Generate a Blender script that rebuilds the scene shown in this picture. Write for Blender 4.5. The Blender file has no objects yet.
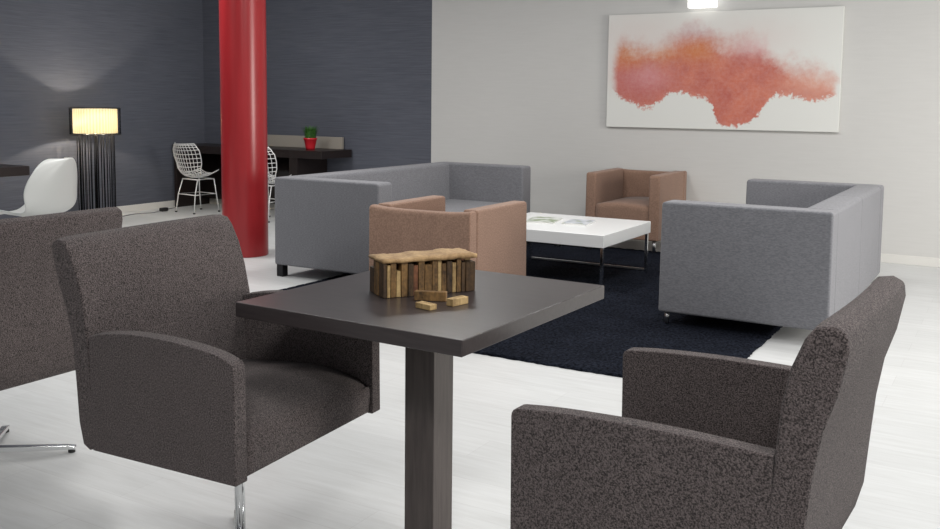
import bpy, bmesh, math, random
from mathutils import Vector, Matrix
random.seed(7)
PI = math.pi
scn = bpy.context.scene
COL = scn.collection

# ------------------------------------------------------------------ helpers
def tag(o, label=None, cat=None, group=None, kind=None):
    if label: o['label'] = label
    if cat: o['category'] = cat
    if group: o['group'] = group
    if kind: o['kind'] = kind
    return o

def thing(name, label, cat, loc=(0, 0, 0), rz=0.0, group=None):
    o = bpy.data.objects.new(name, None)
    COL.objects.link(o)
    o.empty_display_size = 0.1
    o.location = loc
    o.rotation_euler = (0, 0, rz)
    return tag(o, label, cat, group)

def obj(name, bm, mat, parent=None, bevel=0.0, seg=3, smooth=True, angle=35, sub=0, weld=False):
    me = bpy.data.meshes.new(name)
    bmesh.ops.recalc_face_normals(bm, faces=bm.faces)
    bm.to_mesh(me)
    bm.free()
    mats = mat if isinstance(mat, (list, tuple)) else [mat]
    for m in mats:
        me.materials.append(m)
    if smooth:
        for p in me.polygons:
            p.use_smooth = True
    o = bpy.data.objects.new(name, me)
    COL.objects.link(o)
    if bevel > 0:
        md = o.modifiers.new('bevel', 'BEVEL')
        md.width = bevel
        md.segments = seg
        md.limit_method = 'ANGLE'
        md.angle_limit = math.radians(angle)
        md.harden_normals = True
    if sub:
        md = o.modifiers.new('sub', 'SUBSURF')
        md.levels = sub
        md.render_levels = sub
    if parent is not None:
        o.parent = parent
    return o

def children(o):
    return [c for c in bpy.data.objects if c.parent == o]

def copy_tree(o, parent=None):
    c = o.copy()
    COL.objects.link(c)
    c.parent = parent
    for ch in children(o):
        copy_tree(ch, c)
    return c

def place(root, loc, rz, label, group=None):
    root.location = loc
    root.rotation_euler = (0, 0, rz)
    root['label'] = label
    if group: root['group'] = group
    return root

def box(bm, x0, x1, y0, y1, z0, z1):
    vs = [bm.verts.new((x, y, z)) for z in (z0, z1) for y in (y0, y1) for x in (x0, x1)]
    for f in ((0, 2, 3, 1), (4, 5, 7, 6), (0, 1, 5, 4), (2, 6, 7, 3), (0, 4, 6, 2), (1, 3, 7, 5)):
        bm.faces.new([vs[i] for i in f])
    return vs

def BX(*a):
    bm = bmesh.new()
    box(bm, *a)
    return bm

def prism(bm, prof, y0, y1, n=1, shape=None):
    """profile [(x, z)] swept along y; shape(x, y, z, t) may displace"""
    rings = []
    for i in range(n + 1):
        t = i / n
        y = y0 + (y1 - y0) * t
        r = []
        for (x, z) in prof:
            p = (x, y, z)
            if shape: p = shape(x, y, z, t)
            r.append(bm.verts.new(p))
        rings.append(r)
    m = len(prof)
    for a, b in zip(rings, rings[1:]):
        for k in range(m):
            bm.faces.new([a[k], a[(k + 1) % m], b[(k + 1) % m], b[k]])
    bm.faces.new(rings[0])
    bm.faces.new(list(reversed(rings[-1])))
    return bm

def frame_from(d):
    d = Vector(d).normalized()
    u = d.orthogonal().normalized() if abs(d.z) > 0.95 else d.cross(Vector((0, 0, 1))).normalized()
    return u, d.cross(u).normalized()

def tube(bm, pts, r, n=8, closed=False):
    pts = [Vector(p) for p in pts]
    rings = []
    N = len(pts)
    prev = None
    for i, p in enumerate(pts):
        if closed: d = pts[(i + 1) % N] - pts[i - 1]
        elif i == 0: d = pts[1] - pts[0]
        elif i == N - 1: d = pts[-1] - pts[-2]
        else: d = (pts[i + 1] - p).normalized() + (p - pts[i - 1]).normalized()
        d.normalize()
        if prev is None:
            u, v = frame_from(d)
        else:
            u = (prev - d * prev.dot(d)).normalized()
            v = d.cross(u)
        prev = u
        rr = r[i] if isinstance(r, (list, tuple)) else r
        rings.append([bm.verts.new(p + (u * math.cos(2 * PI * k / n) + v * math.sin(2 * PI * k / n)) * rr) for k in range(n)])
    pairs = list(zip(rings, rings[1:])) + ([(rings[-1], rings[0])] if closed else [])
    for a, b in pairs:
        for k in range(n):
            bm.faces.new([a[k], a[(k + 1) % n], b[(k + 1) % n], b[k]])
    if not closed:
        bm.faces.new(rings[0]); bm.faces.new(list(reversed(rings[-1])))
    return bm

def lathe(bm, prof, n=40, cx=0, cy=0, closed_prof=False, wob=None):
    rings = []
    for (r, z) in prof:
        rings.append([bm.verts.new((cx + r * (1 + (wob(k, n) if wob else 0)) * math.cos(2 * PI * k / n),
                                    cy + r * (1 + (wob(k, n) if wob else 0)) * math.sin(2 * PI * k / n), z)) for k in range(n)])
    prs = list(zip(rings, rings[1:]))
    if closed_prof: prs.append((rings[-1], rings[0]))
    for a, b in prs:
        for k in range(n):
            bm.faces.new([a[k], a[(k + 1) % n], b[(k + 1) % n], b[k]])
    if not closed_prof:
        bm.faces.new(rings[0]); bm.faces.new(list(reversed(rings[-1])))
    return bm

def fillet(pts, radii, n=5):
    """round the corners of a closed 2D polygon"""
    out = []
    N = len(pts)
    for i in range(N):
        p = Vector(pts[i]); a = Vector(pts[i - 1]); b = Vector(pts[(i + 1) % N])
        r = radii[i] if isinstance(radii, (list, tuple)) else radii
        if r <= 0:
            out.append((p.x, p.y)); continue
        da = (a - p); db = (b - p)
        ta = p + da.normalized() * min(r, da.length * 0.49)
        tb = p + db.normalized() * min(r, db.length * 0.49)
        for k in range(n + 1):
            t = k / n
            q = ta * (1 - t) ** 2 + p * 2 * t * (1 - t) + tb * t ** 2
            out.append((q.x, q.y))
    return out

# ------------------------------------------------------------------ materials
def new_mat(name):
    m = bpy.data.materials.new(name)
    m.use_nodes = True
    nt = m.node_tree
    b = nt.nodes['Principled BSDF']
    return m, nt, b

def lk(nt, a, b): nt.links.new(a, b)

def simple(name, col, rough=0.5, metal=0.0, spec=0.5, coat=0.0):
    m, nt, b = new_mat(name)
    b.inputs['Base Color'].default_value = (*col, 1)
    b.inputs['Roughness'].default_value = rough
    b.inputs['Metallic'].default_value = metal
    b.inputs['Specular IOR Level'].default_value = spec
    b.inputs['Coat Weight'].default_value = coat
    return m

def noise(nt, vec, scale, detail=2, rough=0.5, dist=0.0):
    n = nt.nodes.new('ShaderNodeTexNoise')
    n.inputs['Scale'].default_value = scale
    n.inputs['Detail'].default_value = detail
    n.inputs['Roughness'].default_value = rough
    n.inputs['Distortion'].default_value = dist
    if vec is not None: lk(nt, vec, n.inputs['Vector'])
    return n

def mapping(nt, vec, scale=(1, 1, 1), rot=(0, 0, 0), loc=(0, 0, 0)):
    n = nt.nodes.new('ShaderNodeMapping')
    n.inputs['Scale'].default_value = scale
    n.inputs['Rotation'].default_value = rot
    n.inputs['Location'].default_value = loc
    lk(nt, vec, n.inputs['Vector'])
    return n.outputs['Vector']

def coords(nt, out='Object'):
    return nt.nodes.new('ShaderNodeTexCoord').outputs[out]

def ramp(nt, fac, stops):
    r = nt.nodes.new('ShaderNodeValToRGB')
    e = r.color_ramp.elements
    e[0].position, e[0].color = stops[0][0], (*stops[0][1], 1)
    e[1].position, e[1].color = stops[1][0], (*stops[1][1], 1)
    for p, c in stops[2:]:
        k = e.new(p); k.color = (*c, 1)
    lk(nt, fac, r.inputs['Fac'])
    return r.outputs['Color']

def mixc(nt, fac, a, b, mode='MIX'):
    n = nt.nodes.new('ShaderNodeMix')
    n.data_type = 'RGBA'
    n.blend_type = mode
    for s, v in ((n.inputs[0], fac), (n.inputs[6], a), (n.inputs[7], b)):
        if hasattr(v, 'is_linked'): lk(nt, v, s)
        elif isinstance(v, (int, float)): s.default_value = v
        else: s.default_value = (*v, 1)
    return n.outputs[2]

def mth(nt, op, a, b=None, c=None):
    n = nt.nodes.new('ShaderNodeMath')
    n.operation = op
    for i, v in enumerate((a, b, c)):
        if v is None: continue
        if hasattr(v, 'is_linked'): lk(nt, v, n.inputs[i])
        else: n.inputs[i].default_value = v
    return n.outputs[0]

def bump(nt, b, h, strength=0.3, dist=0.003):
    n = nt.nodes.new('ShaderNodeBump')
    n.inputs['Strength'].default_value = strength
    n.inputs['Distance'].default_value = dist
    lk(nt, h, n.inputs['Height'])
    lk(nt, n.outputs['Normal'], b.inputs['Normal'])

def fabric(name, dark, light, scale, bstr=0.5, bdist=0.004, aniso=(1, 1, 1), sheen=0.0, big=0.12, lo=0.36, hi=0.64):
    m, nt, b = new_mat(name)
    v = coords(nt)
    vv = mapping(nt, v, aniso)
    n1 = noise(nt, vv, scale, 2, 0.6)
    n2 = noise(nt, v, scale * 0.07, 3, 0.6)
    c = ramp(nt, n1.outputs['Fac'], [(lo, dark), (hi, light)])
    k = mth(nt, 'MULTIPLY_ADD', n2.outputs['Fac'], 2 * big, 1 - big)
    cc = nt.nodes.new('ShaderNodeVectorMath'); cc.operation = 'SCALE'
    lk(nt, c, cc.inputs[0]); lk(nt, k, cc.inputs['Scale'])
    lk(nt, cc.outputs[0], b.inputs['Base Color'])
    b.inputs['Roughness'].default_value = 0.92
    b.inputs['Specular IOR Level'].default_value = 0.15
    b.inputs['Sheen Weight'].default_value = sheen
    b.inputs['Sheen Roughness'].default_value = 0.5
    bump(nt, b, n1.outputs['Fac'], bstr, bdist)
    return m

def wood(name, a, c, grain=(2, 30, 30), rough=0.35, spec=0.5, bstr=0.05):
    m, nt, b = new_mat(name)
    v = mapping(nt, coords(nt), grain)
    n1 = noise(nt, v, 3, 5, 0.6, 0.4)
    lk(nt, ramp(nt, n1.outputs['Fac'], [(0.3, a), (0.7, c)]), b.inputs['Base Color'])
    b.inputs['Roughness'].default_value = rough
    b.inputs['Specular IOR Level'].default_value = spec
    bump(nt, b, n1.outputs['Fac'], bstr, 0.002)
    return m

M = {}
M['chair'] = fabric('dark_brown_weave', (0.024, 0.0195, 0.0193), (0.160, 0.131, 0.128), 285, 1.0, 0.005, (1, 1, 1), 0.1)
M['sofa'] = fabric('grey_fabric', (0.150, 0.151, 0.165), (0.208, 0.209, 0.225), 130, 0.3, 0.002, (0.5, 0.5, 1.6), 0.15, 0.06)
M['tan'] = fabric('tan_brown_fabric', (0.205, 0.126, 0.091), (0.285, 0.180, 0.132), 110, 0.3, 0.002, (1, 1, 1), 0.15, 0.10)
M['rug'] = fabric('navy_rug', (0.0034, 0.0041, 0.0066), (0.0165, 0.0195, 0.0290), 60, 1.0, 0.012, (1, 1, 1), 0.0, 0.5)
M['rug'].node_tree.nodes['Principled BSDF'].inputs['Specular IOR Level'].default_value = 0.03
M['chrome'] = simple('chrome', (0.78, 0.79, 0.80), 0.12, 1.0)
M['steel'] = simple('brushed_steel', (0.55, 0.55, 0.55), 0.3, 1.0)
M['blackmetal'] = simple('black_metal', (0.02, 0.02, 0.022), 0.35, 0.6)
M['rail'] = simple('bright_steel_wire', (0.80, 0.80, 0.79), 0.30, 0.25)
M['black'] = simple('black_rubber', (0.012, 0.012, 0.012), 0.6)
M['whitelac'] = simple('white_lacquer', (0.83, 0.84, 0.84), 0.25, 0, 0.5)
M['whiteplastic'] = simple('white_plastic', (0.52, 0.53, 0.515), 0.35, 0, 0.5)
M['redpaint'] = None
M['table'] = wood('dark_table_laminate', (0.034, 0.027, 0.0275), (0.050, 0.041, 0.041), (2, 25, 25), 0.28, 0.38, 0.0)
M['tableleg'] = wood('dark_column_veneer', (0.065, 0.053, 0.050), (0.100, 0.084, 0.078), (25, 25, 2), 0.5, 0.3)
M['desk'] = wood('dark_desk_wood', (0.012, 0.008, 0.008), (0.022, 0.015, 0.014), (3, 25, 25), 0.4, 0.4)
M['beige'] = simple('beige_board', (0.33, 0.30, 0.26), 0.6)
M['redpot'] = simple('red_glazed_pot', (0.55, 0.02, 0.03), 0.3)
M['soil'] = simple('soil', (0.03, 0.02, 0.012), 0.95)
M['strings'] = simple('black_string', (0.004, 0.004, 0.005), 0.9, 0, .1)
M['lampmetal'] = simple('lamp_metal', (0.05, 0.05, 0.05), 0.4, 0.8)

def mat_red():
    m, nt, b = new_mat('red_gloss_paint')
    n = noise(nt, mapping(nt, coords(nt), (6, 6, 0.6)), 3, 3)
    lk(nt, ramp(nt, n.outputs['Fac'], [(0.3, (0.265, 0.013, 0.016)), (0.7, (0.315, 0.017, 0.021))]), b.inputs['Base Color'])
    b.inputs['Roughness'].default_value = 0.28
    bump(nt, b, n.outputs['Fac'], 0.05, 0.003)
    return m
M['red'] = mat_red()

def mat_leaf():
    m, nt, b = new_mat('green_leaf')
    n = noise(nt, coords(nt), 60, 2)
    lk(nt, ramp(nt, n.outputs['Fac'], [(0.3, (0.015, 0.07, 0.008)), (0.7, (0.05, 0.17, 0.02))]), b.inputs['Base Color'])
    b.inputs['Roughness'].default_value = 0.5
    return m
M['leaf'] = mat_leaf()

def mat_wallpaper():
    m, nt, b = new_mat('blue_grey_grasscloth_wallpaper')
    v = coords(nt)
    n1 = noise(nt, mapping(nt, v, (2.5, 2.5, 85)), 1.0, 4, 0.65)
    n2 = noise(nt, v, 1.2, 3)
    c = ramp(nt, n1.outputs['Fac'], [(0.3, (0.072, 0.078, 0.100)), (0.7, (0.118, 0.125, 0.153))])
    c = mixc(nt, 0.25, c, ramp(nt, n2.outputs['Fac'], [(0.3, (0.074, 0.080, 0.100)), (0.7, (0.114, 0.120, 0.146))]))
    lk(nt, c, b.inputs['Base Color'])
    b.inputs['Roughness'].default_value = 0.7
    b.inputs['Specular IOR Level'].default_value = 0.3
    bump(nt, b, n1.outputs['Fac'], 0.25, 0.003)
    return m
M['wallpaper'] = mat_wallpaper()

def mat_plaster():
    m, nt, b = new_mat('pale_grey_plaster')
    v = coords(nt)
    n1 = noise(nt, mapping(nt, v, (3, 3, 40)), 1.5, 3)
    n2 = noise(nt, v, 0.9, 3)
    c = mixc(nt, 0.5, ramp(nt, n1.outputs['Fac'], [(0.3, (0.545, 0.540, 0.525)), (0.7, (0.585, 0.580, 0.565))]),
             ramp(nt, n2.outputs['Fac'], [(0.3, (0.55, 0.545, 0.53)), (0.7, (0.58, 0.575, 0.56))]))
    lk(nt, c, b.inputs['Base Color'])
    b.inputs['Roughness'].default_value = 0.75
    b.inputs['Specular IOR Level'].default_value = 0.25
    bump(nt, b, n1.outputs['Fac'], 0.08, 0.002)
    return m
M['plaster'] = mat_plaster()
M['skirt'] = simple('white_skirting_paint', (0.66, 0.65, 0.62), 0.5)

def mat_floor():
    m, nt, b = new_mat('white_wood_laminate')
    v = coords(nt)
    br = nt.nodes.new('ShaderNodeTexBrick')
    br.offset = 0.37
    br.inputs['Color1'].default_value = (0.62, 0.63, 0.63, 1)
    br.inputs['Color2'].default_value = (0.665, 0.675, 0.675, 1)
    br.inputs['Mortar'].default_value = (0.56, 0.56, 0.56, 1)
    br.inputs['Scale'].default_value = 1.0
    br.inputs['Mortar Size'].default_value = 0.0012
    br.inputs['Brick Width'].default_value = 1.3
    br.inputs['Row Height'].default_value = 0.19
    lk(nt, v, br.inputs['Vector'])
    n1 = noise(nt, mapping(nt, v, (1.6, 16, 1)), 2.0, 5, 0.65, 0.3)
    g = ramp(nt, n1.outputs['Fac'], [(0.3, (0.86, 0.855, 0.845)), (0.65, (1.0, 1.0, 1.0))])
    c = mixc(nt, 0.85, br.outputs['Color'], g, 'MULTIPLY')
    lk(nt, c, b.inputs['Base Color'])
    b.inputs['Roughness'].default_value = 0.38
    b.inputs['Specular IOR Level'].default_value = 0.4
    bump(nt, b, n1.outputs['Fac'], 0.04, 0.002)
    return m
M['floor'] = mat_floor()

def mat_painting():
    m, nt, b = new_mat('watercolour_canvas')
    v = coords(nt)      # object space: x 0..1 across, z 0..1 up (scaled in the mapping)
    sep = nt.nodes.new('ShaderNodeSeparateXYZ')
    uv = mapping(nt, v, (1 / PIC_W, 1, 1 / PIC_H))
    na = noise(nt, mapping(nt, v, (1, 1, 1)), 5.0, 6, 0.62)
    nb = noise(nt, mapping(nt, v, (1, 1, 1), loc=(7, 3, 2)), 5.0, 6, 0.62)
    nf = noise(nt, mapping(nt, v, (1, 1, 1), loc=(3, 1, 5)), 26.0, 4, 0.7)
    lk(nt, uv, sep.inputs[0])
    u = mth(nt, 'ADD', sep.outputs['X'], mth(nt, 'MULTIPLY_ADD', na.outputs['Fac'], 0.07, -0.035))
    w = mth(nt, 'ADD', sep.outputs['Z'], mth(nt, 'MULTIPLY_ADD', nb.outputs['Fac'], 0.13, -0.065))
    wf = mth(nt, 'ADD', w, mth(nt, 'MULTIPLY_ADD', nf.outputs['Fac'], 0.15, -0.075))
    def curve(pts, inp):
        c = nt.nodes.new('ShaderNodeFloatCurve')
        cv = c.mapping.curves[0]
        cv.points[0].location = pts[0]; cv.points[1].location = pts[-1]
        for p in pts[1:-1]: cv.points.new(*p)
        for p in cv.points: p.handle_type = 'AUTO'
        c.mapping.update()
        lk(nt, inp, c.inputs['Value'])
        return c.outputs['Value']
    P = lambda L: [((x - 92) / 738, (410 - y) / 365) for x, y in L]
    low = curve([(0, .36)] + P([(108, 285), (125, 310), (190, 338), (235, 345), (270, 325), (330, 302), (400, 310), (425, 318), (445, 350), (470, 398), (500, 402), (560, 392), (590, 365), (615, 330), (640, 312), (660, 305), (700, 312), (740, 325), (790, 318)]) + [(1, .3)], u)
    up = curve([(0, .66)] + P([(108, 150), (140, 132), (200, 140), (260, 142), (320, 118), (350, 95), (400, 88), (450, 108), (500, 128), (560, 128), (610, 152), (650, 188), (700, 205), (750, 220), (800, 235)]) + [(1, .40)], u)
    def sst(lo, hi, x):
        n = nt.nodes.new('ShaderNodeMapRange')
        n.interpolation_type = 'SMOOTHSTEP'
        n.inputs['From Min'].default_value = lo; n.inputs['From Max'].default_value = hi
        lk(nt, x, n.inputs['Value'])
        return n.outputs['Result']
    mlow = sst(-0.005, 0.03, mth(nt, 'SUBTRACT', wf, low))
    wu = mth(nt, 'ADD', w, mth(nt, 'MULTIPLY_ADD', nf.outputs['Fac'], 0.09, mth(nt, 'MULTIPLY_ADD', na.outputs['Fac'], 0.20, -0.165)))
    mup = sst(-0.07, 0.20, mth(nt, 'SUBTRACT', up, wu))
    mend = mth(nt, 'MULTIPLY', sst(0.015, 0.06, u), sst(-1.0, -0.965, mth(nt, 'MULTIPLY', u, -1)))
    mask = mth(nt, 'MULTIPLY', mth(nt, 'MULTIPLY', mlow, mup), mend)
    def blob(cx, cz, rx, rz):
        cx, cz = (cx - 92) / 738, (410 - cz) / 365
        rx, rz = rx / 738, rz / 365
        dx = mth(nt, 'DIVIDE', mth(nt, 'SUBTRACT', u, cx), rx)
        dz = mth(nt, 'DIVIDE', mth(nt, 'SUBTRACT', w, cz), rz)
        q = mth(nt, 'ADD', mth(nt, 'MULTIPLY', dx, dx), mth(nt, 'MULTIPLY', dz, dz))
        return mth(nt, 'POWER', 2.718, mth(nt, 'MULTIPLY', q, -1))
    col = ramp(nt, nb.outputs['Fac'], [(0.35, (0.43, 0.070, 0.044)), (0.62, (0.55, 0.135, 0.075))])
    col = mixc(nt, mth(nt, 'MULTIPLY', blob(200, 260, 120, 60), 0.8), col, (0.47, 0.105, 0.110))
    col = mixc(nt, mth(nt, 'MULTIPLY', blob(240, 240, 60, 40), 0.7), col, (0.60, 0.24, 0.25))
    col = mixc(nt, blob(385, 98, 85, 30), col, (0.46, 0.22, 0.25))
    col = mixc(nt, mth(nt, 'MULTIPLY', blob(400, 162, 68, 38), 1.0), col, (0.55, 0.150, 0.028))
    col = mixc(nt, mth(nt, 'MULTIPLY', blob(160, 170, 62, 36), 1.0), col, (0.56, 0.155, 0.030))
    col = mixc(nt, mth(nt, 'MULTIPLY', blob(275, 170, 60, 30), 0.8), col, (0.60, 0.21, 0.065))
    col = mixc(nt, mth(nt, 'MULTIPLY', blob(590, 150, 90, 40), 0.75), col, (0.70, 0.47, 0.48))
    col = mixc(nt, mth(nt, 'MULTIPLY', blob(770, 270, 100, 60), 0.65), col, (0.68, 0.36, 0.26))
    streak = noise(nt, mapping(nt, v, (2, 1, 12)), 3.0, 4)
    col = mixc(nt, mth(nt, 'MULTIPLY', streak.outputs['Fac'], 0.16), col, (0.74, 0.50, 0.44))
    halo = mth(nt, 'MULTIPLY', mth(nt, 'ADD', blob(200, 110, 170, 70), mth(nt, 'ADD', blob(560, 130, 150, 60), blob(110, 230, 40, 60))), 0.42)
    paper = mixc(nt, halo, (0.70, 0.705, 0.675), (0.66, 0.53, 0.50))
    fin = mixc(nt, mth(nt, 'MULTIPLY', mask, mth(nt, 'MULTIPLY_ADD', mth(nt, 'SUBTRACT', 1.0, nf.outputs['Fac']), 0.35, 0.78)), paper, col)
    lk(nt, fin, b.inputs['Base Color'])
    b.inputs['Roughness'].default_value = 0.6
    return m

def emit_mat(name, col, strength, base=(0.9, 0.9, 0.9)):
    m, nt, b = new_mat(name)
    b.inputs['Base Color'].default_value = (*base, 1)
    b.inputs['Emission Color'].default_value = (*col, 1)
    b.inputs['Emission Strength'].default_value = strength
    b.inputs['Roughness'].default_value = 0.5
    return m
M['opal'] = emit_mat('lit_opal_glass', (1, 0.99, 0.96), 1.5)

def mat_shade():
    m, nt, b = new_mat('cream_pleated_shade')
    nt.nodes.remove(b)
    out = nt.nodes['Material Output']
    v = coords(nt)
    sep = nt.nodes.new('ShaderNodeSeparateXYZ'); lk(nt, v, sep.inputs[0])
    ang = mth(nt, 'ARCTAN2', sep.outputs['Y'], sep.outputs['X'])
    w = mth(nt, 'SINE', mth(nt, 'MULTIPLY', ang, 44))
    c = mixc(nt, mth(nt, 'MULTIPLY_ADD', w, 0.5, 0.5), (0.80, 0.72, 0.52), (0.95, 0.90, 0.76))
    d = nt.nodes.new('ShaderNodeBsdfDiffuse'); t = nt.nodes.new('ShaderNodeBsdfTranslucent')
    e = nt.nodes.new('ShaderNodeEmission'); e.inputs['Strength'].default_value = 0.28
    lk(nt, c, d.inputs['Color']); lk(nt, c, t.inputs['Color'])
    lk(nt, mixc(nt, 1.0, c, (1.0, 0.93, 0.72), 'MULTIPLY'), e.inputs['Color'])
    mx = nt.nodes.new('ShaderNodeMixShader'); mx.inputs[0].default_value = 0.5
    lk(nt, d.outputs[0], mx.inputs[1]); lk(nt, t.outputs[0], mx.inputs[2])
    ad = nt.nodes.new('ShaderNodeAddShader')
    lk(nt, mx.outputs[0], ad.inputs[0]); lk(nt, e.outputs[0], ad.inputs[1])
    lk(nt, ad.outputs[0], out.inputs['Surface'])
    return m
M['shade'] = mat_shade()

def mat_sheer():
    m, nt, b = new_mat('black_sheer_organza')
    nt.nodes.remove(b)
    out = nt.nodes['Material Output']
    lw = nt.nodes.new('ShaderNodeLayerWeight'); lw.inputs['Blend'].default_value = 0.3
    f = mth(nt, 'MINIMUM', mth(nt, 'MULTIPLY_ADD', mth(nt, 'POWER', lw.outputs['Facing'], 3.0), 0.9, 0.10), 0.97)
    t = nt.nodes.new('ShaderNodeBsdfTransparent'); d = nt.nodes.new('ShaderNodeBsdfDiffuse')
    d.inputs['Color'].default_value = (0.015, 0.014, 0.016, 1)
    mx = nt.nodes.new('ShaderNodeMixShader')
    lk(nt, f, mx.inputs[0]); lk(nt, t.outputs[0], mx.inputs[1]); lk(nt, d.outputs[0], mx.inputs[2])
    lk(nt, mx.outputs[0], out.inputs['Surface'])
    return m
M['sheer'] = mat_sheer()

def bark(name, a, c, sc=30):
    m, nt, b = new_mat(name)
    n = noise(nt, mapping(nt, coords(nt), (1, 1, 0.25)), sc, 5, 0.7)
    n2 = noise(nt, coords(nt), 90, 3, 0.6)
    f = mth(nt, 'MULTIPLY_ADD', n2.outputs['Fac'], 0.35, mth(nt, 'MULTIPLY', n.outputs['Fac'], 0.65))
    lk(nt, ramp(nt, f, [(0.35, a), (0.65, c)]), b.inputs['Base Color'])
    b.inputs['Roughness'].default_value = 0.75
    bump(nt, b, n.outputs['Fac'], 0.6, 0.004)
    return m
WOODS = [bark('wood_dark', (0.012, 0.007, 0.004), (0.11, 0.060, 0.024)),
         bark('wood_mid', (0.035, 0.018, 0.007), (0.30, 0.165, 0.055)),
         bark('wood_light', (0.20, 0.12, 0.045), (0.60, 0.42, 0.19)),
         bark('wood_red', (0.07, 0.025, 0.012), (0.25, 0.10, 0.045))]
M['slab'] = bark('wood_slab', (0.22, 0.125, 0.05), (0.50, 0.33, 0.16), 26)

# ------------------------------------------------------------------ camera
cam_d = bpy.data.cameras.new('camera')
cam = bpy.data.objects.new('camera', cam_d)
COL.objects.link(cam)
F, CY, PITCH, ROLL, YAW, H = 942.73, 194.655, 0.0987, 0.0108, 0.529, 1.3627
cam.matrix_world = Matrix.Translation((0, 0, H)) @ Matrix.Rotation(YAW, 4, 'Z') @ Matrix.Rotation(PI / 2 - PITCH, 4, 'X') @ Matrix.Rotation(ROLL, 4, 'Z')
cam_d.sensor_fit = 'HORIZONTAL'
cam_d.sensor_width = 36
cam_d.lens = F * 36 / 940
cam_d.shift_y = (CY - 264.5) / 940
cam_d.clip_start = 0.05
scn.camera = cam

# ------------------------------------------------------------------ room
WY, WX, SPL = 8.862, -9.193, -5.687      # back wall, left wall, where the wallpaper ends
WH = 3.2
def struct(name, bm, mat, **k):
    o = obj(name, bm, mat, smooth=False, **k); o['kind'] = 'structure'; return o
struct('floor', BX(WX - .15, 4.0, -2.5, WY + .15, -.1, 0), M['floor'])
struct('wall_left', BX(WX - .15, WX, -2.5, WY + .15, 0, WH), M['wallpaper'])
struct('wall_back_left', BX(WX, SPL, WY, WY + .15, 0, WH), M['wallpaper'])
struct('wall_back_right', BX(SPL, 4.0, WY - .004, WY + .15, 0, WH), M['plaster'])
struct('baseboard_left', BX(WX, WX + .012, -2.5, WY, 0, .08), M['skirt'], bevel=.003)
struct('baseboard_back', BX(WX + .012, 4.0, WY - .016, WY, 0, .08), M['skirt'], bevel=.003)

# red pillar
cbm = bmesh.new()
lathe(cbm, [(.197, 0), (.197, WH)], 64)
col = obj('pillar', cbm, M['red'], bevel=.004)
col.location = (-5.845, 6.095, 0)
col['kind'] = 'structure'

# ------------------------------------------------------------------ painting
PX0, PX1, PZ0, PZ1 = -3.592, -1.406, 1.125, 2.222
PIC_W, PIC_H = PX1 - PX0, PZ1 - PZ0
M['canvas'] = mat_painting()
M['canvas_side'] = simple('canvas_side', (0.62, 0.61, 0.58), 0.7)
pt = thing('painting', 'wide abstract watercolour canvas with a red and orange cloud on the pale wall', 'painting', (PX0, WY - .004, PZ0))
obj('canvas', BX(0, PIC_W, -.036, -.006, 0, PIC_H), M['canvas'], pt, bevel=.003, smooth=False)
obj('stretcher_frame', BX(.01, PIC_W - .01, -.006, 0, .01, PIC_H - .01), M['canvas_side'], pt, smooth=False)

# picture light above the painting
pl = thing('wall_light', 'glowing white rectangular wall light above the painting', 'wall light', (-2.652, WY - .004, 2.255))
obj('diffuser', BX(-.130, .130, -.10, -.02, .0, .26), M['opal'], pl, bevel=.008)
obj('back_plate', BX(-.10, .10, -.02, 0, .03, .23), M['steel'], pl, bevel=.003)

# ------------------------------------------------------------------ rug
rb = bmesh.new()
RX0, RX1, RY0, RY1 = -4.512, -1.209, 4.341, 8.25
nx, ny = 120, 140
grid = [[rb.verts.new((RX0 + (RX1 - RX0) * i / nx + (random.uniform(-.006, .006) if i in (0, nx) else 0),
                       RY0 + (RY1 - RY0) * j / ny + (random.uniform(-.006, .006) if j in (0, ny) else 0),
                       .016 + random.uniform(-.003, .003) - (.008 if i in (0, nx) or j in (0, ny) else 0))) for j in range(ny + 1)] for i in range(nx + 1)]
for i in range(nx):
    for j in range(ny):
        rb.faces.new([grid[i][j], grid[i + 1][j], grid[i + 1][j + 1], grid[i][j + 1]])
edge = [grid[i][0] for i in range(nx + 1)] + [grid[nx][j] for j in range(1, ny + 1)] + [grid[i][ny] for i in range(nx - 1, -1, -1)] + [grid[0][j] for j in range(ny - 1, 0, -1)]
low = [rb.verts.new((v.co.x, v.co.y, 0.001)) for v in edge]
for k in range(len(edge)):
    rb.faces.new([edge[k], edge[(k + 1) % len(edge)], low[(k + 1) % len(low)], low[k]])
rug = obj('rug', rb, M['rug'])
tag(rug, 'large dark navy rug under the sofas and the white low table', 'rug')

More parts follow.
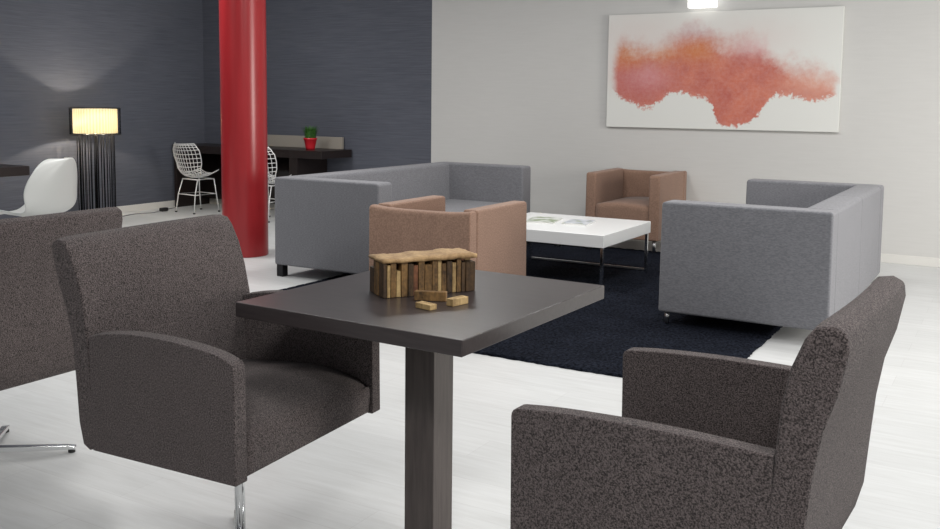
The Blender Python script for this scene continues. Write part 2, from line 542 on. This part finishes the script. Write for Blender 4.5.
# ------------------------------------------------------------------ swivel armchairs (local +X = front)
KC, CAMH = .9153, 1.3627
KL, KR, KF = .893, .9153, .965
def kz(z): return CAMH - KC * (CAMH - z)
def kscale(bm):
    for v in bm.verts:
        v.co = (v.co.x * KC, v.co.y * KC, kz(v.co.z))
    return bm
def make_armchair(k, star=0.0, lean=0.0, flat=False):
    global KC
    KC = k
    t = thing('armchair', '', 'armchair')
    W2 = .381
    # back: curved shell over the full width
    prof = [(-.262, .40), (-.272, .55), (-.280, .66), (-.288, .76), (-.304, .84), (-.330, .905), (-.350, .932), (-.385, .938),
            (-.412, .925), (-.416, .89), (-.398, .80), (-.372, .72), (-.355, .62), (-.345, .50), (-.336, .38), (-.318, .310), (-.29, .296), (-.262, .305)]
    def shp(x, y, z, tt):
        s = (tt - .5) * 2
        k = max(0, (z - .62)) / .3
        yy = y * (1 - .020 * k)
        e = max(0, abs(s) - .86) / .14
        zz = z - .004 * e * e * min(1, k)
        return (x - .010 * k * (1 - s * s) - lean * k, yy, zz)
    b = prism(bmesh.new(), prof, -W2, W2, 16, shp)
    obj('backrest', kscale(b), M['chair'], t, bevel=.008, seg=3, angle=50)
    # arms
    tops = [(.338, .636), (.28, .656), (.19, .669), (.05, .678), (-.10, .677), (-.20, .667), (-.278, .652)]
    if flat: tops = [(.345, .637), (.28, .645), (.19, .652), (.05, .658), (-.10, .659), (-.20, .657), (-.278, .655)]
    ap = fillet([(-.272, .299), (.342, .293)] + tops,
                [0, .006, .02, .03, .05, .05, .05, .05, 0], 4)
    for s in (-1, 1):
        y0, y1 = (W2 - .052, W2) if s > 0 else (-W2, -W2 + .052)
        obj('armrest', kscale(prism(bmesh.new(), ap, y0, y1, 1)), M['chair'], t, bevel=.009, seg=3, angle=50)
    # seat: body plus domed cushion top
    sp = fillet([(-.262, .308), (.328, .296), (.338, .415), (.14, .462), (-.262, .435)], [.0, .012, .07, .08, .01], 6)
    def sshp(x, y, z, tt):
        s = (tt - .5) * 2
        dz = -.020 * max(0, abs(s) - .5) ** 2 / .25 if z > .40 else 0
        return (x, y, z + dz)
    obj('seat', kscale(prism(bmesh.new(), sp, -W2 + .053, W2 - .053, 14, sshp)), M['chair'], t, bevel=.0)
    # pedestal
    p = bmesh.new()
    lathe(p, [(.016, .05), (.016, kz(.295))], 20)
    obj('post', p, M['chrome'], t)
    obj('mounting_plate', BX(-.10, .10, -.10, .10, kz(.30) - .012, kz(.30) + .001), M['blackmetal'], t, bevel=.003)
    h = bmesh.new()
    lathe(h, [(.034, .022), (.036, .042), (.030, .054), (.021, .058)], 24)
    obj('hub', h, M['chrome'], t)
    for k in range(4):
        a = PI / 4 + k * PI / 2 + star
        lb = bmesh.new()
        prism(lb, [(.02, .026), (.02, .048), (.30, .030), (.335, .024), (.335, .012), (.30, .014)], -.014, .014)
        bmesh.ops.rotate(lb, verts=lb.verts, cent=(0, 0, 0), matrix=Matrix.Rotation(a, 3, 'Z'))
        lg = obj('leg', lb, M['chrome'], t, bevel=.003)
        g = bmesh.new()
        lathe(g, [(.014, .0005), (.014, .0125)], 14, .318 * math.cos(a), .318 * math.sin(a))
        obj('glide', g, M['black'], lg)
    return t

GA = 'dark brown woven swivel armchairs'
ch1 = make_armchair(KL, -.01, .038)
ch1.scale = (.90, .985, 1)
place(ch1, (-2.1507 * KL, 2.217 * KL - .014, 0), .0655, 'dark brown woven swivel armchair left of the dark pedestal table, its seat facing right', GA)
ch2 = make_armchair(KR, 0, -.004, True)
ch2.scale = (.99, .91, 1)
place(ch2, (-.655 * KR, 2.265 * KR, 0), 3.093, 'dark brown woven swivel armchair right of the dark pedestal table, seat facing left', GA)
ch3 = make_armchair(KF, 0, .012)
ch3.scale = (.92, .95, 1)
place(ch3, (-3.42 * KF, 2.13 * KF, 0), PI, 'dark brown armchair cut by the left edge, turned back-to-back with the left table armchair', GA)

# ------------------------------------------------------------------ dining table
KT = .8876     # table top at 0.81
tx, ty, ta = -1.634 * KT, 2.543 * KT, -.0299
dt = thing('pedestal_table', 'square dark wood pedestal table between two woven armchairs, bearing the wooden blocks', 'table', (tx, ty, 0), ta)
hx, hy = .4145 * KT, .454 * KT
obj('table_top', BX(-hx, hx, -hy, hy, .7690, .810), M['table'], dt, bevel=.0025, seg=2)
obj('column', BX(-.051, .051, -.051, .051, .012, .762), M['tableleg'], dt, bevel=.003)
obj('mounting_plate', BX(-.16, .16, -.16, .16, .7605, .770), M['blackmetal'], dt, bevel=.002)
obj('base_plate', BX(-.13, .13, -.13, .13, .0005, .013), M['blackmetal'], dt, bevel=.003)

# ------------------------------------------------------------------ wooden blocks on the table
bd = math.radians(55.6)
B0 = (-1.709, 2.388)
wb = thing('wood_block_bundle', 'rough bundle of upright wooden sticks under a pale plank on the dark table', 'wooden blocks', (B0[0] * KT, B0[1] * KT, .8105), bd)
wb.scale = (KT * 1.02, KT * 1.02, KT * 1.04)
BL, BD, BH = .318, .128, .106
x = .0
sticks = []
k = 0
seq = [0, 1, 0, 2, 1, 0, 1, 2, 0, 2, 1, 3, 1, 0, 1, 0, 2, 0, 3, 1, 0, 1, 0]
while x < BL - .006:
    w = random.uniform(.010, .026)
    w = min(w, BL - x)
    for row in range(3):
        y0 = row * BD / 3 + .001
        y1 = (row + 1) * BD / 3 - .001
        jit = random.uniform(-.002, .004) if row == 0 else 0
        hgt = BH - random.choice((.0, .0, .002, .006, .012, .026))
        bm = BX(x + .0008, x + w - .0008, y0 + jit, y1, 0, hgt)
        for v in bm.verts:
            v.co += Vector((random.uniform(-.0006, .0006), random.uniform(-.0015, .0015), 0))
        s = obj('stick', bm, WOODS[seq[k % len(seq)] if row != 1 else random.randrange(4)], wb, bevel=.0012, seg=1, smooth=False)
        k += 1
    x += w
sl = bmesh.new()
n, m = 26, 6
tops = [[None] * (m + 1) for _ in range(n + 1)]
bots = [[None] * (m + 1) for _ in range(n + 1)]
for i in range(n + 1):
    for j in range(m + 1):
        xx = -.001 + (BL + .001) * i / n; yy = -.003 + (BD + .006) * j / m
        ed = i in (0, n) or j in (0, m)
        xx += random.uniform(-.002, .002) if ed else 0; yy += random.uniform(-.0025, .0025) if ed else 0
        zz = BH + .0115 + .004 * math.sin(i * .7) * .4 + random.uniform(-.001, .001) + .006 * (i / n)
        tops[i][j] = sl.verts.new((xx, yy, zz - (.003 if ed else 0)))
        bots[i][j] = sl.verts.new((xx, yy, BH + .001 + .001 * math.sin(i)))
for i in range(n):
    for j in range(m):
        sl.faces.new([tops[i][j], tops[i + 1][j], tops[i + 1][j + 1], tops[i][j + 1]])
        sl.faces.new([bots[i][j], bots[i][j + 1], bots[i + 1][j + 1], bots[i + 1][j]])
for i in range(n):
    for j in (0, m):
        sl.faces.new([tops[i][j], tops[i + 1][j], bots[i + 1][j], bots[i][j]])
for j in range(m):
    for i in (0, n):
        sl.faces.new([tops[i][j], tops[i][j + 1], bots[i][j + 1], bots[i][j]])
obj('plank', sl, M['slab'], wb)

def loose(loc, rz, sx, sy, sz, mat, label):
    bm = BX(-sx / 2, sx / 2, -sy / 2, sy / 2, 0, sz)
    o = obj('wooden_block', bm, mat, None, bevel=.0015, seg=2)
    o.location = (loc[0] * KT, loc[1] * KT, .8102); o.rotation_euler = (0, 0, rz)
    return tag(o, label, 'wooden block', 'loose wooden blocks in front of the bundle')
loose((-1.572, 2.452), math.radians(22), .090, .022, .026, WOODS[1], 'long brown loose wooden block lying against the front of the stick bundle')
loose((-1.520, 2.345), math.radians(-12), .056, .026, .015, WOODS[2], 'small pale loose wooden block lying left, nearest the table edge')
loose((-1.470, 2.445), math.radians(78), .062, .025, .020, WOODS[2], 'small pale loose wooden block lying right, pointing at the bundle')

# ------------------------------------------------------------------ sofas (local +X = front)
def make_sofa(L, D, footmat, footround, label, loc, rz, seam):
    t = thing('sofa', label, 'sofa', loc, rz, 'boxy grey two-seat sofas')
    
    H_, B0_, AT, BT = .770, .092, .175, .205
    h = L / 2
    arm = fillet([(-D / 2, B0_), (D / 2, B0_), (D / 2 - .004, H_), (-D / 2 + .004, H_)], [.02, .02, .025, .025], 4)
    for s in (-1, 1):
        y0, y1 = (h - AT, h) if s > 0 else (-h, -h + AT)
        obj('armrest', prism(bmesh.new(), arm, y0, y1, 1), M['sofa'], t, bevel=.022, seg=4, angle=50)
    bp = fillet([(-D / 2, B0_), (-D / 2 + BT, B0_), (-D / 2 + BT - .01, H_ ), (-D / 2 + .006, H_)], [.015, 0, .03, .03], 4)
    if seam:
        for s in (-1, 1):
            y0, y1 = (.0008, h - AT + .002) if s > 0 else (-h + AT - .002, -.0008)
            obj('backrest', prism(bmesh.new(), bp, y0, y1, 1), M['sofa'], t, bevel=.006, seg=4, angle=50)
    else:
        obj('backrest', prism(bmesh.new(), bp, -h + AT - .002, h - AT + .002, 1), M['sofa'], t, bevel=.006, seg=3, angle=50)
    sx0, sx1 = -D / 2 + BT, D / 2 - .015
    obj('seat_base', BX(sx0, sx1 - .01, -h + AT, h - AT, B0_ + .002, .27), M['sofa'], t, bevel=.012)
    wid = (L - 2 * AT) / 2
    for i in range(2):
        c = bmesh.new()
        y0 = -h + AT + i * wid + .003
        nn = 10
        cp = fillet([(sx0, .27), (sx1, .27), (sx1, .425), (sx0, .425)], [.01, .02, .035, .01], 4)
        def cs(x_, y_, z_, tt, sx0=sx0, sx1=sx1):
            s = (tt - .5) * 2; q = (x_ - (sx0 + sx1) / 2) / ((sx1 - sx0) / 2)
            return (x_, y_, z_ + (.012 * (1 - s ** 4) * (1 - q ** 4) if z_ > .38 else 0))
        prism(c, cp, y0, y0 + wid - .006, nn, cs)
        obj('seat_cushion', c, M['sofa'], t, bevel=.012, seg=3, angle=50)
    for sx in (-1, 1):
        for sy in (-1, 1):
            fx, fy = sx * (D / 2 - .045), sy * (h - .04)
            fb = bmesh.new()
            if footround: lathe(fb, [(.014, .0205), (.014, B0_ + .004)], 16, fx, fy)
            else: box(fb, fx - .03, fx + .03, fy - .03, fy + .03, (.001 if sx < 0 else .0205), B0_ + .004)
            obj('foot', fb, footmat, t, bevel=0 if footround else .002)
    return t
make_sofa(2.43, .99, M['blackmetal'], False, 'grey sofa facing right, beside the red pillar and behind the near tan tub chair',
          ((-4.912 - 3.967) / 2, (5.469 + 7.871) / 2, .0), 0, False)
make_sofa(2.20, .995, M['steel'], True, 'grey sofa on the right facing left, its near arm and outer back towards us',
          ((-1.862 - .882) / 2, (5.506 + 7.685) / 2, .0), PI, True)

# ------------------------------------------------------------------ tub chairs (local +X = front)
def make_tub():
    t = thing('tub_chair', '', 'armchair')
    W2, D2, HT, B0_, TH = .355, .40, .725, .13, .10
    arm = fillet([(-D2 + TH - .004, B0_), (D2, B0_), (D2 - .01, HT - .004), (-D2 + TH - .004, HT)], [0, .02, .03, 0], 4)
    for s in (-1, 1):
        y0, y1 = (W2 - TH, W2) if s > 0 else (-W2, -W2 + TH)
        obj('armrest', prism(bmesh.new(), arm, y0, y1, 1), M['tan'], t, bevel=.02, seg=4, angle=50)
    bp = fillet([(-D2, B0_), (-D2 + TH, B0_), (-D2 + TH - .01, HT), (-D2 + .004, HT)], [.015, 0, .03, .03], 4)
    def dip(x, y, z, tt):
        s = (tt - .5) * 2
        return (x, y, z - (.016 * (1 - s ** 4) if z > .5 else 0))
    obj('backrest', prism(bmesh.new(), bp, -W2, W2, 12, dip), M['tan'], t, bevel=.012, seg=4, angle=50)
    sp = fillet([(-D2 + TH, .20), (D2 - .01, .20), (D2 - .01, .435), (-D2 + TH, .435)], [0, .012, .05, .0], 5)
    def dome(x, y, z, tt):
        s = (tt - .5) * 2
        return (x, y, z + (.022 * (1 - s * s) if z > .36 else 0))
    obj('seat_cushion', prism(bmesh.new(), sp, -W2 + TH + .002, W2 - TH - .002, 10, dome), M['tan'], t, bevel=.0)
    obj('seat_base', BX(-D2 + TH, D2 - .02, -W2 + TH, W2 - TH, B0_ + .002, .20), M['tan'], t, bevel=.008)
    for sx in (-1, 1):
        for sy in (-1, 1):
            fb = bmesh.new()
            lathe(fb, [(.014, .0205), (.018, B0_ + .004)], 16, sx * (D2 - .05), sy * (W2 - .05))
            obj('foot', fb, M['steel'], t)
    return t
tub1 = make_tub()
place(tub1, (-3.10, 5.06, .0), PI / 2 + .035, 'tan tub chair seen from behind, just beyond the wooden block bundle', 'tan fabric tub chairs')
tub2 = copy_tree(tub1)
place(tub2, (-3.11, 8.44, .0), -PI / 2, 'brown tub chair facing us against the pale wall, beyond the white low table', 'tan fabric tub chairs')

# ------------------------------------------------------------------ coffee table
cx0, cx1, cy0, cy1 = -3.62, -2.54, 6.245, 7.235
ct = thing('coffee_table', 'low square white coffee table with steel sled legs on the navy rug', 'coffee table', ((cx0 + cx1) / 2, (cy0 + cy1) / 2, 0))
ex, ey = (cx1 - cx0) / 2, (cy1 - cy0) / 2
ZR = .020
obj('table_top', BX(-ex, ex, -ey, ey, .325, .418), M['whitelac'], ct, bevel=.004)
obj('under_frame', BX(-ex + .06, ex - .06, -ey + .06, ey - .06, .308, .326), M['blackmetal'], ct)
for s in (-1, 1):
    y = s * (ey - .03)
    f = bmesh.new()
    box(f, -ex + .012, ex - .012, y - .010, y + .010, ZR, ZR + .016)
    rail = obj('sled_rail', f, M['steel'], ct, bevel=.002)
    for sx in (-1, 1):
        xx = sx * (ex - .022)
        obj('leg', BX(xx - .011, xx + .011, y - .011, y + .011, ZR, .326), M['chrome'], ct, bevel=.002)
for bx_ in (-2.908, -2.662):
    xx = bx_ - (cx0 + cx1) / 2
    obj('bracket', BX(xx - .022, xx + .022, -ey + .004, -ey + .04, .308, .326), M['blackmetal'], ct)

# magazines
def mat_page(name, seed, a, c, d):
    m, nt, b = new_mat(name)
    n = noise(nt, mapping(nt, coords(nt), (1, 1, 1), loc=(seed, seed * 2, 0)), 9, 2)
    lk(nt, ramp(nt, n.outputs['Fac'], [(0.40, a), (0.52, c), (0.62, d)]), b.inputs['Base Color'])
    b.inputs['Roughness'].default_value = 0.3
    return m
M['page1'] = mat_page('printed_cover_green', 3.1, (0.22, 0.28, 0.15), (0.58, 0.61, 0.57), (0.72, 0.73, 0.71))
M['page2'] = mat_page('printed_cover_grey', 8.4, (0.66, 0.68, 0.72), (0.48, 0.51, 0.57), (0.28, 0.34, 0.20))
M['paper'] = simple('paper_edges', (0.75, 0.75, 0.72), 0.7)
def magazine(loc, rz, w, l, label, mat, z=.4185):
    t = thing('magazine', label, 'magazine', (loc[0], loc[1], z), rz, 'magazines on the white low table')
    b = bmesh.new()
    prof = [(-w / 2, 0), (w / 2, 0), (w / 2, .006), (w / 4, .011), (0, .012), (-w / 4, .010), (-w / 2, .006)]
    prism(b, prof, -l / 2, l / 2)
    obj('pages', b, M['paper'], t, smooth=False)
    c = bmesh.new()
    cp = [(-w / 2, .0063), (-w / 4, .0103), (0, .0123), (w / 4, .0113), (w / 2, .0063), (w / 2, .0071), (w / 4, .0121), (0, .0131), (-w / 4, .0111), (-w / 2, .0071)]
    prism(c, cp, -l / 2 - .001, l / 2 + .001)
    obj('cover', c, mat, t, smooth=False)
    return t
magazine((-3.27, 6.76), math.radians(12), .24, .33, 'pale magazine with a green printed cover lying towards the left on the white table', M['page1'])
magazine((-2.98, 6.80), math.radians(8), .20, .28, 'grey and white magazine lying right of the green printed one on the white table', M['page2'])

# ------------------------------------------------------------------ floor lamp
lx, ly = -8.73, 6.825
fl = thing('floor_lamp', 'floor lamp with a lit cream drum shade and a curtain of black strings', 'floor lamp', (lx, ly, 0))
sb = bmesh.new()
pl_ = lambda k, n: .012 * (1 if k % 2 else -1)
lathe(sb, [(.226, .975), (.226, 1.238), (.223, 1.238), (.223, .975)], 132, closed_prof=True, wob=lambda k, n: .010 * (1 if k % 3 == 0 else -.5))
sh = obj('lamp_shade', sb, M['shade'], fl)
oc = bmesh.new()
lathe(oc, [(.262, .955), (.262, 1.25), (.2605, 1.25), (.2605, .955)], 72, closed_prof=True)
obj('outer_shade', oc, M['sheer'], fl)['label'] = 'sheer black outer shade'
for z in (.957, 1.248):
    rgb = bmesh.new()
    tube(rgb, [(.261 * math.cos(a), .261 * math.sin(a), z) for a in [2 * PI * k / 48 for k in range(48)]], .004, 6, True)
    obj('shade_ring', rgb, M['lampmetal'], fl)
st = bmesh.new()
NS = 34
for k in range(NS):
    a = 2 * PI * k / NS + random.uniform(-.03, .03)
    r = .182 + random.uniform(-.012, .012)
    a2 = a + random.uniform(-.04, .04)
    tube(st, [(r * math.cos(a), r * math.sin(a), .965), ((r + .003) * math.cos(a2), (r + .003) * math.sin(a2), .45), (r * math.cos(a2), r * math.sin(a2), .02)], .0042, 5)
fr = obj('string_fringe', st, M['strings'], fl)
fr['kind'] = 'stuff'
db = bmesh.new(); lathe(db, [(.205, .001), (.205, .016), (.19, .022)], 48); obj('base', db, M['lampmetal'], fl, bevel=.002)
pb = bmesh.new(); lathe(pb, [(.009, .02), (.009, .966)], 16); obj('pole', pb, M['strings'], fl)
bb = bmesh.new(); lathe(bb, [(.004, .962), (.016, .972), (.026, .99), (.024, 1.008), (.012, 1.020), (.002, 1.023)], 20)
obj('bulb', bb, emit_mat('warm_bulb', (1, .82, .55), 25), fl)
spk = bmesh.new()
for k in range(3):
    a = k * 2 * PI / 3 + .4
    tube(spk, [(.0, .0, .960), (.255 * math.cos(a), .255 * math.sin(a), .957)], .003, 6)
obj('shade_spider', spk, M['lampmetal'], fl)

def light(name, typ, loc, energy, color=(1, 1, 1), size=None, sy=None, rot=(0, 0, 0), r=None):
    d = bpy.data.lights.new(name, typ)
    d.energy = energy; d.color = color
    if typ == 'AREA':
        d.shape = 'RECTANGLE'; d.size = size; d.size_y = sy or size
    if r is not None: d.shadow_soft_size = r
    o = bpy.data.objects.new(name, d); COL.objects.link(o)
    o.location = loc; o.rotation_euler = rot
    return o
LAMP = light('lamp_bulb_light', 'POINT', (lx, ly, 1.055), 24, (1, .88, .72), r=.02)

# cable on the floor by the lamp
cb = bmesh.new()
pts = [(-8.62, 6.93, .006), (-8.85, 7.25, .006), (-8.93, 7.5, .006), (-8.87, 7.7, .006), (-8.95, 7.90, .006), (-9.02, 8.10, .006), (-9.06, 8.22, .006)]
fine = []
for i in range(len(pts) - 1):
    p0 = Vector(pts[max(0, i - 1)]); p1 = Vector(pts[i]); p2 = Vector(pts[i + 1]); p3 = Vector(pts[min(len(pts) - 1, i + 2)])
    for k in range(6):
        s = k / 6
        fine.append(.5 * ((2 * p1) + (p2 - p0) * s + (2 * p0 - 5 * p1 + 4 * p2 - p3) * s * s + (3 * p1 - p0 - 3 * p2 + p3) * s ** 3))
fine.append(Vector(pts[-1]))
cab = thing('power_cable', 'thin grey power cable with a black inline switch along the skirting by the lamp', 'cable', (-8.9, 7.9, 0))
tube(cb, [p - Vector((-8.9, 7.9, 0)) for p in fine], .0048, 6)
obj('cord', cb, simple('grey_cable', (.22, .22, .23), .6), cab)
sw = bmesh.new()
box(sw, -.03, .03, -.05, .05, .002, .045)
obj('inline_switch', sw, M['black'], cab, bevel=.012)

# ------------------------------------------------------------------ wall desks
bdsk = thing('desk', 'long dark desk with a beige back board along the blue-grey wall behind the pillar', 'desk', (-7.75, 8.5, 0))
o_ = (-7.75, 8.5)
def rel(x0, x1, y0, y1, z0, z1): return BX(x0 - o_[0], x1 - o_[0], y0 - o_[1], y1 - o_[1], z0, z1)
DY0 = 8.28
obj('desk_top', rel(-9.15, -6.78, DY0, 8.84, .695, .785), M['desk'], bdsk, bevel=.003)
obj('side_panel', rel(-9.15, -9.10, DY0 + .02, 8.84, .0005, .695), M['desk'], bdsk, bevel=.002)
obj('side_panel', rel(-7.27, -7.15, DY0 + .02, 8.84, .0005, .695), M['desk'], bdsk, bevel=.002)
obj('modesty_panel', rel(-9.10, -7.27, 8.70, 8.73, .09, .695), M['desk'], bdsk)
obj('back_board', rel(-8.10, -6.90, 8.80, 8.842, .785, .925), M['beige'], bdsk, bevel=.003)

ldsk = thing('desk', 'black desk at the far left edge behind the white shell chair', 'desk', (-8.55, 4.6, 0))
o_ = (-8.55, 4.6)
obj('desk_top', rel(-9.1, -8.21, 3.4, 5.66, .61, .70), M['desk'], ldsk, bevel=.003)
obj('leg', rel(-8.38, -8.28, 5.08, 5.16, .0005, .611), M['desk'], ldsk, bevel=.003)
obj('leg', rel(-9.0, -8.9, 5.08, 5.16, .0005, .611), M['desk'], ldsk, bevel=.003)
obj('leg', rel(-8.38, -8.28, 3.5, 3.58, .0005, .611), M['desk'], ldsk, bevel=.003)

# potted grass on the back desk
PZ = .786
pp = thing('potted_plant', 'small bright red pot of green grass on the dark desk', 'potted plant', (-7.12, 8.50, PZ))
pbm = bmesh.new()
lathe(pbm, [(.050, 0), (.056, .03), (.074, .115), (.079, .118), (.079, .135), (.072, .135), (.069, .115), (.045, .02)], 36)
obj('pot', pbm, M['redpot'], pp)
sbm = bmesh.new(); lathe(sbm, [(.068, .10), (.069, .122)], 24); obj('soil', sbm, M['soil'], pp)
gr = bmesh.new()
for k in range(330):
    a = random.uniform(0, 2 * PI); r = .06 * math.sqrt(random.random())
    x, y = r * math.cos(a), r * math.sin(a)
    hgt = random.uniform(.09, .17); out = random.uniform(.2, .9)
    ox, oy = math.cos(a) * out * hgt * .55, math.sin(a) * out * hgt * .55
    tdir = Vector((-math.sin(a), math.cos(a), 0)) * .0035
    base = Vector((x, y, .118)); mid = base + Vector((ox * .4, oy * .4, hgt * .65)); tip = base + Vector((ox, oy, hgt))
    v = [gr.verts.new(base - tdir), gr.verts.new(base + tdir), gr.verts.new(mid + tdir * .9), gr.verts.new(mid - tdir * .9), gr.verts.new(tip)]
    gr.faces.new(v[:4]); gr.faces.new([v[3], v[2], v[4]])
obj('foliage', gr, M['leaf'], pp, smooth=False)

# ------------------------------------------------------------------ white shell chair (local +X = front)
sc = thing('shell_chair', 'white moulded shell chair in front of the black desk at far left', 'chair', (-6.60, 4.60, 0), math.radians(199))
cl = [(.24, .425, .20), (.20, .445, .215), (.10, .44, .23), (0, .425, .235), (-.10, .425, .235), (-.165, .455, .235), (-.20, .52, .25), (-.215, .60, .25), (-.23, .68, .235), (-.245, .76, .205), (-.255, .82, .17), (-.26, .855, .125), (-.262, .872, .07)]
shb = bmesh.new()
sc.scale = (1.2, 1.3, 1.03)
rows = []
nu = 16
for i, (x, z, hw) in enumerate(cl):
    t_ = min(1, max(0, (i - 3) / 4))
    row = []
    for k in range(nu + 1):
        u = -1 + 2 * k / nu
        dx = .115 * abs(u) ** 2.4 * t_
        dz = .055 * abs(u) ** 3 * (1 - t_) + .02 * abs(u) ** 3 * t_ * (1 if i < 9 else 0)
        row.append(shb.verts.new((x + dx, hw * u, z + dz)))
    rows.append(row)
for a, b_ in zip(rows, rows[1:]):
    for k in range(nu):
        shb.faces.new([a[k], a[k + 1], b_[k + 1], b_[k]])
so = obj('shell', shb, M['whiteplastic'], sc)
md = so.modifiers.new('solid', 'SOLIDIFY'); md.thickness = .012; md.offset = -1
md = so.modifiers.new('sub', 'SUBSURF'); md.levels = 2; md.render_levels = 2
for sx in (-1, 1):
    for sy in (-1, 1):
        lb = bmesh.new()
        tube(lb, [(sx * .09 - .01, sy * .10, .418), (sx * .19 - .01, sy * .20, .004)], [.013, .011], 12)
        obj('leg', lb, M['chrome'], sc)
cbx = bmesh.new()
tube(cbx, [(-.15, -.16, .19), (.13, .16, .19)], .005, 8); tube(cbx, [(-.15, .16, .19), (.13, -.16, .19)], .005, 8)
obj('cross_brace', cbx, M['chrome'], sc)

# ------------------------------------------------------------------ wire chairs (local +X = front)
def make_wire():
    t = thing('wire_chair', '', 'chair')
    prof = [(.20, .46, .20), (.15, .445, .21), (.08, .425, .215), (-.04, .415, .215), (-.13, .435, .22), (-.19, .50, .245), (-.225, .58, .27), (-.25, .66, .29), (-.27, .74, .28), (-.285, .80, .235), (-.29, .825, .20)]
    def S(i, u):
        i = max(0, min(len(prof) - 1, i)); a = int(math.floor(i)); b_ = min(len(prof) - 1, a + 1); f = i - a
        x, z, hw = [prof[a][q] * (1 - f) + prof[b_][q] * f for q in range(3)]
        tt = min(1, max(0, (i - 3) / 3))
        return (x + .10 * abs(u) ** 2 * tt, hw * u, z + .05 * abs(u) ** 2.2 * (1 - tt * .7) * (1 if i < 8.5 else .5))
    mesh = bmesh.new()
    NL = 13
    for k in range(NL):
        u = -1 + 2 * k / (NL - 1)
        tube(mesh, [S(i * .5, u) for i in range(0, 21)], .0044, 5)
    for j in range(1, 16):
        i = j * 10 / 16
        tube(mesh, [S(i, -1 + 2 * k / 12) for k in range(13)], .0044, 5)
    wm = obj('wire_seat', mesh, M['rail'], t)
    rim = bmesh.new()
    loop = [S(i * .5, -1) for i in range(0, 21)] + [S(10, -1 + 2 * k / 8) for k in range(1, 8)] + [S(10 - i * .5, 1) for i in range(0, 21)] + [S(0, 1 - 2 * k / 8) for k in range(1, 8)]
    tube(rim, loop, .0065, 6, True)
    obj('rim', rim, M['rail'], t)
    for sx in (-1, 1):
        for sy in (-1, 1):
            lb = bmesh.new()
            tube(lb, [(sx * .13 + .02, sy * .16, .40), (sx * .17 + .0, sy * .18, .22), (sx * .20, sy * .195, .012)], .0075, 8)
            lg = obj('leg', lb, M['rail'], t)
            g = bmesh.new(); lathe(g, [(.016, .0005), (.016, .014)], 12, sx * .20, sy * .195); obj('glide', g, M['black'], lg)
    for nm, hx_, hy_, z_, r_, ox in (('stretcher_frame', .17, .18, .22, .006, 0), ('seat_support_frame', .13, .16, .40, .007, .02)):
        bs = bmesh.new()
        tube(bs, [(hx_ + ox, -hy_, z_), (hx_ + ox, hy_, z_), (-hx_ + ox, hy_, z_), (-hx_ + ox, -hy_, z_)], r_, 8, True)
        obj(nm, bs, M['rail'], t)
    return t
w1 = make_wire()
w1.scale = (.9, .9, 1)
place(w1, (-8.54, 8.10, 0), PI / 2 - .12, 'white wire mesh chair at the desk, left of the red pillar', 'wire mesh chairs at the long desk')
w2 = copy_tree(w1)
place(w2, (-7.33, 8.02, 0), PI / 2 - .05, 'white wire mesh chair at the desk, half hidden right of the red pillar', 'wire mesh chairs at the long desk')

# ------------------------------------------------------------------ light
w = bpy.data.worlds.new('world'); scn.world = w
w.use_nodes = True
w.node_tree.nodes['Background'].inputs['Color'].default_value = (0.93, 0.96, 1.0, 1)
w.node_tree.nodes['Background'].inputs['Strength'].default_value = 0.25
# ceiling lamps
for (x, y, e) in ((.3, -.9, 75), (.8, 1.4, 50), (-1.0, 3.4, 34), (-3.6, 3.9, 28), (-1.4, 6.2, 38), (-3.8, 6.2, 38), (.9, 5.6, 36), (-6.0, 3.2, 26), (-6.6, 5.4, 52), (-7.2, 7.0, 12)):
    light('ceiling_lamp', 'AREA', (x, y, 3.1), e, (1, .985, .96), .7, .7)
# daylight from the window side, right of and behind the camera
light('window_light', 'AREA', (3.6, 6.2, 1.4), 230, (1, .96, .90), 2.0, 2.2, (0, math.radians(90), 0))

scn.view_settings.view_transform = 'Standard'
scn.view_settings.look = 'None'
scn.view_settings.gamma = 1
scn.view_settings.exposure = 0.0
scn.view_settings.use_curve_mapping = False
